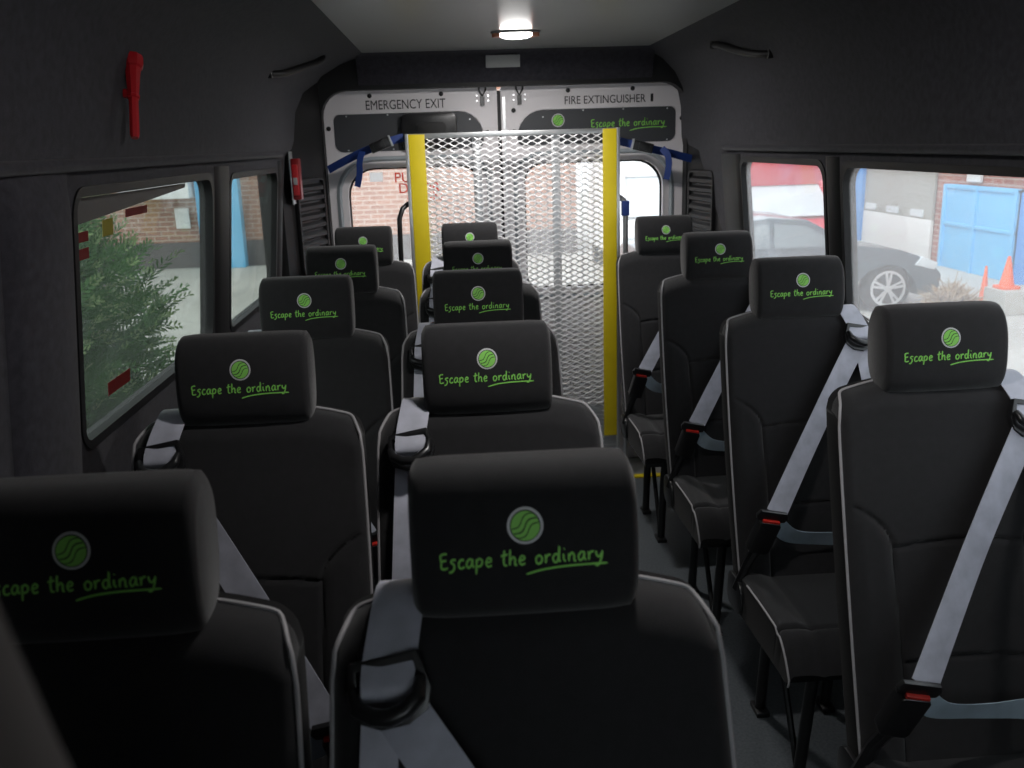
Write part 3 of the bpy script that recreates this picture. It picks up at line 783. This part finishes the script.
# straps holding the ramp
def strap(sx, pts, bk, tail, label):
    root = empty('ratchet_strap', pts[0]); tag(root, label, 'strap', 'blue straps holding the ramp')
    o = Vector(pts[0]); L = [Vector(p) - o for p in pts]
    MB().ribbon(L, .036, (0, 0, 1), .003).build('webbing', M['strap'], root)
    b = Vector(bk) - o; d = (L[-1] - L[0]).normalized()
    a = math.atan2(-d.z, d.x if sx > 0 else d.x)
    T = Matrix.Translation(b) @ Matrix.Rotation(a, 4, 'Y')
    mb = MB(); mb.box((-.048, -.014, -.023), (.048, .010, .023), mtx=T); u = mb.build('cam_buckle', M['plastic'], root, bevel=.004)
    MB().box((-.022, -.018, -.016), (.030, -.013, .016), mtx=T).build('buckle_lever', M['steel_black'], u, bevel=.002)
    MB().box((-.056, -.017, -.026), (-.048, .012, .026), mtx=T).build('buckle_bar', M['alu'], u, bevel=.002)
    MB().ribbon([Vector(p) - o for p in tail], .030, (1, -.3, 0), .003).build('loose_tail', M['strap'], root)
strap(-1, [(-.216, 4.36, 1.722), (-.30, 4.35, 1.700), (-.44, 4.39, 1.650), (-.585, 4.45, 1.585)], (-.325, 4.345, 1.690), [(-.41, 4.36, 1.665), (-.425, 4.345, 1.62), (-.43, 4.345, 1.56), (-.445, 4.35, 1.505)], 'blue strap with a black buckle from the ramp to the left post')
strap(1, [(.794, 4.36, 1.675), (.90, 4.35, 1.645), (1.03, 4.39, 1.615), (1.165, 4.44, 1.580)], (.905, 4.345, 1.645), [(1.00, 4.36, 1.635), (1.025, 4.345, 1.60), (1.030, 4.345, 1.55), (1.020, 4.35, 1.49)], 'blue strap with a black buckle from the ramp to the right post')

# ------------------------------------------------------------------ small fittings
# dome lamp
lp = empty('ceiling_lamp', (.272, 3.72, 2.10)); tag(lp, 'glowing white oval lamp with amber ends on the rear of the ceiling', 'lamp', 'ceiling lamps')
def oval(n=32, a=.115, b=.032, x0=-1, x1=1):
    return [(a * math.cos(2 * PI * k / n), b * math.sin(2 * PI * k / n)) for k in range(n)]
MB().prism(oval(32, .125, .042), lambda u, v, d: (u, v, d), -.008, -.0005).build('base', M['grey'], lp, bevel=.002)
mb = MB(); mb.lathe([(1, -.008), (.96, -.018), (.7, -.026), (.3, -.029)], 28); mb.v = [(x * .084, y * .032, z) for x, y, z in mb.v]; mb.build('lens', M['lens'], lp)
for sg in (-1, 1):
    mb = MB(); mb.prism([(sg * .080, -.028), (sg * .108, -.022), (sg * .120, 0), (sg * .108, .022), (sg * .080, .028)], lambda u, v, d: (u, v, d), -.022, -.006); mb.build('end_cap', M['amber'], lp, bevel=.003)
lp.scale = (.78, .85, 1)
lp_added = copy_tree(lp); lp_added.location = (.272, 1.35, 2.10); tag(lp_added, 'added oval ceiling lamp, unseen above the frame, to light the front rows', 'lamp', 'ceiling lamps')  # added fixture outside the view, there to brighten the front seats
def area(name, loc, sx, sy, e, c=(1, .97, .95), rot=(0, 0, 0)):
    l = bpy.data.lights.new(name, 'AREA'); l.shape = 'RECTANGLE'; l.size = sx; l.size_y = sy; l.energy = e; l.color = c
    o = bpy.data.objects.new(name, l); col.objects.link(o); o.location = loc; o.rotation_euler = rot; return o
LAMP = 7.5
area('lamp_light', (.272, 3.72, 2.062), .15, .05, LAMP)
area('added_front_light', (.272, 1.35, 2.062), .15, .05, LAMP * .55)  # light of the added lamp over the front rows

# red emergency hammer handle on the left wall
def hammer():
    yb = 2.03; x = xin(PL, 1.80)
    mb = MB(); pr = [(.0095, 0), (.0125, .008), (.0125, .100), (.0135, .104), (.0165, .106), (.0165, .112), (.0145, .114), (.0150, .120), (.0205, .178), (.0215, .186), (.0265, .190), (.0285, .196), (.0285, .212), (.0255, .220), (.012, .223)]
    mb.lathe(pr, 8, (0, 0, 0)); o = mb.build('emergency_hammer', M['redham'], None, angle=25)
    o.location = (x + .027, yb - .03, 1.715); o.rotation_euler = (-.46, -.06, 0); o.scale = (.80, .80, .86)
    MB().box((-.026, -.006, .110), (-.004, .006, .130)).build('wall_clip', M['redham'], o, bevel=.002)
    tag(o, 'red emergency hammer handle hanging upright on the upper left wall', 'hammer')
hammer()
# metal bracket with red reflector unit
br = empty('red_marker_lamp', (-.700, 4.06, 1.47)); tag(br, 'red rectangular lamp on a silver bracket beside the left rear vent', 'lamp')
MB().box((0, -.006, -.02), (.006, .060, .205)).build('bracket', M['alu'], br, bevel=.001)
MB().box((.008, -.022, .0), (.045, .030, .175)).build('housing', M['reddk'], br, bevel=.006)
MB().box((.012, -.030, .02), (.038, -.021, .150))  .build('lens', M['redham'], br, bevel=.003)
MB().box((.016, -.034, .065), (.034, -.029, .095)).build('white_band', M['grey'], br, bevel=.001)
# moulded grab handles in the roof slope
def grab(pts, label, sgn):
    root = empty('grab_handle', pts[0]); tag(root, label, 'grab handle', 'moulded grab handles on the roof slopes')
    o = Vector(pts[0]); L = [Vector(p) - o for p in pts]
    MB().tube(smooth(L, 5), .013, 10).build('grip', M['rail'], root)
    for p in (L[0], L[-1]): MB().lathe([(.016, -.012), (.016, .004), (.010, .008)], 12, tuple(p), 'X').build('mount', M['plastic'], root)
grab([(-.640, 3.50, 1.950), (-.605, 3.56, 1.955), (-.565, 3.72, 1.985), (-.520, 3.92, 2.025), (-.515, 4.02, 2.050)], 'dark grab handle on the left roof slope, right of the red hammer', -1)
grab([(1.115, 3.22, 1.950), (1.085, 3.28, 1.955), (1.060, 3.42, 1.980), (1.045, 3.58, 2.015), (1.050, 3.70, 2.030)], 'dark grab handle on the right roof slope', 1)
# red stickers along the left window
def stk(y0, z0, y1, z1, m, nm):
    fr = lambda u, v, d: (xin(PL, v) - .013 + d, u, v)
    return MB().prism([(y0, z0), (y1, z0), (y1, z1), (y0, z1)], fr, -.0015, -.0005).build(nm, M[m], w1)
for a in ((1.81, 1.515, 1.90, 1.535), (1.81, 1.480, 1.90, 1.502), (2.12, 1.545, 2.27, 1.563), (1.98, 1.165, 2.12, 1.195)): stk(*a, 'redstk', 'red_sticker')
stk(1.98, 1.515, 2.04, 1.55, 'amberlab', 'yellow_sticker')
fr = lambda u, v, d: (xin(PL, v) - .0155 + d, u, v)
MB().prism([(1.812, 1.548), (2.60, 1.590), (2.60, 1.601), (1.812, 1.601)], fr, -.0005, .0005).build('top_band', M['frit'], w1)

# ------------------------------------------------------------------ outside
gr = MB().box((-30, -25, GZ - .2), (30, 45, GZ)).build('ground', M['ground'], None, smooth_=False); struct(gr)
# brick building behind
bb = empty('brick_building', (-6, 20.0, GZ)); tag(bb, 'brown brick building with blue posts, seen through the left and rear windows', 'building')
MB().box((-14, 0, .55), (8.7, 3, 6.5)).build('wall', M['brick'], bb, smooth_=False)
MB().box((-14, -.06, 0), (8.7, 3, .55)).build('plinth', M['plinth'], bb, smooth_=False)
for x in (.60, -7):
    MB().box((x, -.35, 0), (x + .32, -.06, 6.5)).build('post', M['blue'], bb, bevel=.02)
MB().box((1.15, -.35, 0), (1.50, -.06, 6.5)).build('post', M['blue'], bb, bevel=.02)
MB().box((.06, -.09, .85), (.36, -.06, 1.28)).build('notice_board', M['sign'], bb, bevel=.01)
MB().box((-.9, -.6, 1.50), (.55, .0, 2.2)).build('canopy', M['white'], bb, bevel=.03)
MB().box((-14.2, -.3, 6.5), (8.8, 3.2, 6.8)).build('roof', M['plinth'], bb, bevel=.03)

# conifer by the left window
def conifer(loc, rad, n, label, seed, lm):
    rnd = random.Random(seed); root = empty('conifer_bush', (loc[0], loc[1], GZ)); tag(root, label, 'bush')
    mb = MB(); cz = loc[2] - GZ
    for q in range(n):
        u = rnd.uniform(-1, 1); th = rnd.uniform(0, 2 * PI); s_ = math.sqrt(1 - u * u)
        rr = rnd.uniform(.62, 1.0) * (1 + .14 * math.sin(5 * th + 3 * u) + .08 * math.sin(9 * u + 2 * th))
        dirv = Vector((s_ * math.cos(th), s_ * math.sin(th), u))
        tp = (1 - .25 * max(0, u))
        p = Vector((dirv.x * rad[0] * rr * tp, dirv.y * rad[1] * rr * tp, cz + dirv.z * rad[2] * rr))
        if p.z < .05: continue
        ax = (dirv * .8 + Vector((rnd.gauss(0, .35), rnd.gauss(0, .35), rnd.uniform(.2, .9)))).normalized()
        sd = ax.cross(Vector((rnd.gauss(0, 1), rnd.gauss(0, 1), rnd.gauss(0, 1)))).normalized(); L = rnd.uniform(.12, .24)
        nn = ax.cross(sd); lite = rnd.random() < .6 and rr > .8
        K = 9
        for k in range(K):
            b = p + ax * (L * k / K) - Vector((0, 0, .03 * (k / K) ** 2))
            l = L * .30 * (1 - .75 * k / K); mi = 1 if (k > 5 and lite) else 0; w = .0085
            for sg in (-1, 1):
                tip = b + (sd * sg * .8 + ax * .75).normalized() * l + nn * rnd.uniform(-.012, .012)
                m = (b + tip) * .5
                mb.add([b, m + ax * w, tip, m - ax * w], [(0, 1, 2, 3)], mi)
        mb.add([p - sd * .003, p + sd * .003, p + ax * L], [(0, 1, 2)])
    mb.build('foliage', [lm, M['leaf_highlight']], root, smooth_=False)
    MB().tube([(0, 0, 0), (.03, .02, cz * .6), (0, 0, cz + rad[2] * .5)], [.07, .05, .02], 8).build('trunk', M['bark'], root)
conifer((-2.20, 3.50, .85), (.80, 1.25, 1.75), 15000, 'dense green feathery conifer pressing against the large left window', 3, M['leaf'])
conifer((-4.2, 1.9, 1.1), (1.1, 1.1, 2.1), 2400, 'darker conifer further left behind the nearest conifer foliage', 5, M['leaf'])

# vans behind, seen front-on
def van(name, loc, paint, ws0, ws1, top, label, L=3.6):
    wv = empty(name, loc); tag(wv, label, 'van')
    pv = [(-.96, .35), (.96, .35), (.98, ws0 - .1), (.90, ws1 + .1), (.76, top), (-.76, top), (-.90, ws1 + .1), (-.98, ws0 - .1)]
    MB().prism(pv, lambda u, v, d: (u, d, v), .9, L).build('body', M[paint], wv, bevel=.05)
    MB().prism([(-.05, .35), (-.12, .80), (.20, ws0 - .12), (.9, ws0), (.9, .35)], lambda u, v, d: (d, u, v), -.94, .94).build('bonnet', M[paint], wv, bevel=.04)
    a, b = (.80, ws0 - .04), (.70, ws1)
    mb = MB(); mb.add([(-a[0], .30, a[1]), (a[0], .30, a[1]), (b[0], .88, b[1]), (-b[0], .88, b[1]), (-a[0], .36, a[1] - .02), (a[0], .36, a[1] - .02), (b[0], .93, b[1] - .02), (-b[0], .93, b[1] - .02)], [(0, 1, 2, 3), (7, 6, 5, 4), (0, 4, 5, 1), (1, 5, 6, 2), (2, 6, 7, 3), (3, 7, 4, 0)]); mb.build('windscreen', M['screen'], wv)
    for sg in (-1, 1): MB().tube([(sg * (a[0] + .05), .28, a[1]), (sg * (b[0] + .05), .87, b[1] + .03)], .06, 8).build('windscreen_pillar', M[paint], wv)
    MB().box((-b[0] - .1, .84, b[1]), (b[0] + .1, 1.0, top - .02)).build('roof_front', M[paint], wv, bevel=.03)
    mb = MB()
    for k in range(4): mb.box((-.55, -.16, .50 + k * .075), (.55, -.09, .53 + k * .075))
    mb.build('grille', M['plinth'], wv, bevel=.008)
    for sg in (-1, 1):
        MB().prism(rrect(sg * .76 - .15, .55, sg * .76 + .15, .80, .06), lambda u, v, d: (u, d, v), -.13, -.02).build('headlamp', M['screen'], wv, bevel=.01)
        for y in (.95, L - .8): MB().lathe([(.33, -.11), (.33, .11)], 28, (sg * .84, y, .33), 'X').build('wheel', M['tyre'], wv, bevel=.02)
    MB().box((-.95, -.2, .30), (.95, .0, .48)).build('bumper', M['grey'], wv, bevel=.05)
van('white_van', (3.75, 15.3, GZ), 'white', 1.15, 1.75, 2.25, 'white van parked behind, seen through the right rear door window')
van('red_van', (6.02, 15.7, GZ), 'vanred', 1.02, 1.50, 2.35, 'bright red van behind the grey car, through the small right window')

# warehouse on the right: a wall parallel to the van
WX = 8.9
wh = empty('warehouse', (WX, 15, GZ)); tag(wh, 'brick warehouse with roller shutter and blue doors beyond the right windows', 'building')
def wb(y0, z0, y1, z1, d, m, nm, par=wh, bev=.01): return MB().box((-d, y0 - 15, z0 - GZ), (.0, y1 - 15, z1 - GZ)).build(nm, M[m], par, bevel=bev)
MB().box((.02, -15, 0), (4, 6, 6.5)).build('wall', M['brick_r'], wh, smooth_=False)
MB().box((-.3, -15.2, 6.5), (4.2, 6.2, 6.8)).build('roof', M['plinth'], wh, bevel=.03)
# warehouse parts get their real places from sight lines measured on that wall
wb(19.25, GZ, 20.6, 2.9, .12, 'bluedk', 'side_panel')
sh = wb(16.4, .05, 19.25, 3.4, .05, 'shut_up', 'shutter')
for k in range(3): MB().prism(rrect(16.70 + k * .98 - 15, .09 - GZ, 17.20 + k * .98 - 15, .22 - GZ, .05), lambda u, v, d: (d, u, v), -.07, -.04).build('shutter_window', M['screen'], sh)
wb(16.4, GZ, 19.25, .05, .06, 'shut_lo', 'shutter_panel')
bd = wb(13.75, GZ, 15.93, .74, .10, 'blue', 'door_leaf')
for yy in (13.75, 14.86, 15.85): wb(yy, GZ, yy + .08, .74, .14, 'blue', 'door_batten', bd)
for zz in (.03, .67): wb(13.75, zz, 15.93, zz + .06, .13, 'blue', 'door_batten', bd)
wb(11.2, GZ, 13.70, .70, .10, 'bluedk', 'side_panel')
wb(14.95, .80, 15.35, 1.2, .06, 'sign', 'notice_board')

# grey car side-on, nose to the right
CY = 12.75
car = empty('parked_car', (4.50, CY, GZ)); tag(car, 'silver grey saloon car side-on with alloy wheels, through the right windows', 'car')
S = .93
outl = [(-2.2, .32), (-2.28, .75), (-2.1, .98), (-1.55, 1.03), (-.95, 1.36), (-.3, 1.43), (.25, 1.38), (.95, 1.0), (1.65, .90), (2.1, .74), (2.28, .52), (2.25, .28), (1.95, .22), (1.87, .45), (1.70, .62), (1.45, .68), (1.20, .62), (1.03, .45), (.97, .22), (-1.05, .22), (-1.13, .45), (-1.3, .62), (-1.55, .68), (-1.8, .62), (-1.97, .45), (-2.03, .24)]
outl = [(x * S, z * S) for x, z in outl]
bodyc = MB().prism(outl, lambda u, v, d: (u, d + (.22 * max(0, v - .95)) * (1 if d < 0 else -1) , v), -.88, .88).build('body', M['car'], car, bevel=.03)
wn = [(-1.35, 1.04), (-.85, 1.30), (-.3, 1.365), (.2, 1.32), (.78, 1.02), (.5, .99)]
wn = [(x * S, z * S) for x, z in wn]
def split(poly, a, b): return [(max(a, min(b, x)), z) for x, z in poly]
MB().prism([(-1.30 * S, 1.01 * S), (-.85 * S, 1.28 * S), (-.33 * S, 1.345 * S), (-.33 * S, 1.0 * S)], lambda u, v, d: (u, d + .20 * max(0, v - .95), v), -.915, -.86).build('side_window', M['carglass'], car)
MB().prism([(-.26 * S, 1.0 * S), (-.26 * S, 1.345 * S), (.2 * S, 1.30 * S), (.72 * S, 1.0 * S)], lambda u, v, d: (u, d + .20 * max(0, v - .95), v), -.915, -.86).build('side_window', M['carglass'], car)
for x in (.30, -.62): MB().box((x * S, -.905, .78), (x * S + .15, -.86, .81)).build('door_handle', M['car'], car, bevel=.006)
MB().prism([(1.85 * S, .68 * S), (2.15 * S, .60 * S), (2.2 * S, .70 * S), (1.95 * S, .80 * S)], lambda u, v, d: (u, d, v), -.90, -.7).build('headlamp', M['screen'], car, bevel=.01)
MB().box((.62, -.97, .95), (.80, -.86, 1.05)).build('door_mirror', M['car'], car, bevel=.02)
for wx in (1.46 * S, -1.54 * S):
    for wy in (-.80, .80):
        w = MB().lathe([(.30, -.11), (.325, -.08), (.325, .08), (.30, .11)], 36, (wx, wy, .325), 'Y').build('wheel', M['tyre'], car, angle=60)
        mb = MB(); yy = wy - .112 if wy < 0 else wy + .112
        mb.ring([(.245 * math.cos(2 * PI * k / 36), .245 * math.sin(2 * PI * k / 36)) for k in range(36)], [(.212 * math.cos(2 * PI * k / 36), .212 * math.sin(2 * PI * k / 36)) for k in range(36)], lambda u, v, d: (wx + u, yy + d, .325 + v), -.008, .008)
        for k in range(10):
            a = 2 * PI * (k // 2) / 5 + (.16 if k % 2 else -.16) + .3
            ca, sa = math.cos(a), math.sin(a); w_ = .016
            mb.prism([(.03 * ca - w_ * sa, .03 * sa + w_ * ca), (.03 * ca + w_ * sa, .03 * sa - w_ * ca), (.22 * ca + w_ * sa, .22 * sa - w_ * ca), (.22 * ca - w_ * sa, .22 * sa + w_ * ca)], lambda u, v, d: (wx + u, yy + d, .325 + v), -.007, .007)
        mb.lathe([(.05, -.012), (.05, .012)], 16, (wx, yy, .325), 'Y')
        mb.build('rim', M['rim'], w)

# dried bush and cones
def dry(loc, label):
    rnd = random.Random(11); root = empty('dried_bush', loc); tag(root, label, 'bush')
    mb = MB()
    for q in range(700):
        th = rnd.uniform(0, 2 * PI); el = rnd.uniform(.05, 1.5); L = rnd.uniform(.30, .46)
        d = Vector((math.cos(th) * math.cos(el), math.sin(th) * math.cos(el), math.sin(el)))
        p = d * L * .4 + Vector((0, 0, .03)); m = d * L * .7 + Vector((rnd.gauss(0, .05), rnd.gauss(0, .05), rnd.gauss(0, .04))); e = d * L + Vector((rnd.gauss(0, .08), rnd.gauss(0, .08), rnd.gauss(0, .05)))
        mb.tube([p, m, e], [.012, .012, .004], 3, caps=False)
    mb.build('twigs', M['dry'], root, smooth_=False)
    mb = MB()
    for k in range(9):
        th = k * .7; mb.tube([(0, 0, 0), (.1 * math.cos(th), .1 * math.sin(th), .12), (.22 * math.cos(th), .22 * math.sin(th), .28)], [.025, .02, .012], 6)
    mb.build('stems', M['bark'], root)
dry((6.50, 11.36, GZ), 'dried brown twiggy bush in front of the car bumper')
def cone(loc, label, h=.42, s=.72):
    root = empty('traffic_cone', loc); tag(root, label, 'traffic cone', 'orange traffic cones in the yard')
    MB().prism(rrect(-.18 * s, -.18 * s, .18 * s, .18 * s, .04), lambda u, v, d: (u, v, d), 0, .04).build('base', M['orange'], root, bevel=.008)
    MB().lathe([(.13 * s, .04), (.03 * s, h), (.018 * s, h + .01)], 20).build('body', M['orange'], root)
    MB().lathe([(.098 * s, h * .34), (.066 * s, h * .62)], 20).build('reflective_band', M['white'], root)
cone((7.32, 12.0, GZ), 'narrow orange traffic cone in front of the dried bush', .55, .5)
cone((7.32, 11.5, GZ + .32), 'orange traffic cone standing on a low block by the blue doors')
blk = MB().box((-.16, -.25, 0), (.5, .25, .32)).build('concrete_block', M['ground'], None, bevel=.02); blk.location = (7.32, 11.5, GZ); tag(blk, 'low pale concrete block under the right traffic cone', 'block')

# ------------------------------------------------------------------ daylight
w = bpy.data.worlds.new('World'); bpy.context.scene.world = w; w.use_nodes = True
bg = w.node_tree.nodes['Background']; bg.inputs['Color'].default_value = (.90, .95, 1.0, 1); bg.inputs['Strength'].default_value = 1.7
sun = bpy.data.lights.new('sun', 'SUN'); sun.energy = 1.2; sun.angle = math.radians(50); sun.color = (1, .96, .9)
so = bpy.data.objects.new('sun', sun); col.objects.link(so)
so.rotation_euler = Vector((.55, .45, -.75)).to_track_quat('-Z', 'Y').to_euler()

# ------------------------------------------------------------------ camera
yaw, pitch, roll, F = .0576, .2613, .0319, 900.
f_ = Vector((math.sin(yaw) * math.cos(pitch), math.cos(yaw) * math.cos(pitch), -math.sin(pitch)))
r_ = Vector((math.cos(yaw), -math.sin(yaw), 0)); u_ = r_.cross(f_)
c, s_ = math.cos(roll), math.sin(roll)
r2 = r_ * c - u_ * s_; u2 = r_ * s_ + u_ * c
cd = bpy.data.cameras.new('camera'); cam = bpy.data.objects.new('camera', cd); col.objects.link(cam)
cam.matrix_world = Matrix.Translation((0, 0, CAMZ)) @ Matrix((r2, u2, -f_)).transposed().to_4x4()
cd.sensor_width = 36; cd.lens = 36 * F / 1024; cd.clip_start = .05; cd.clip_end = 200
cd.dof.use_dof = True; cd.dof.focus_distance = 2.3; cd.dof.aperture_fstop = 7.0
sc = bpy.context.scene; sc.camera = cam
sc.view_settings.view_transform = 'Standard'; sc.view_settings.look = 'None'; sc.view_settings.gamma = 1; sc.view_settings.use_curve_mapping = False
sc.view_settings.exposure = 0.6
sc.cycles.use_denoising = True
sc.cycles.max_bounces = 8; sc.cycles.transparent_max_bounces = 16
sc.cycles.sample_clamp_indirect = 4
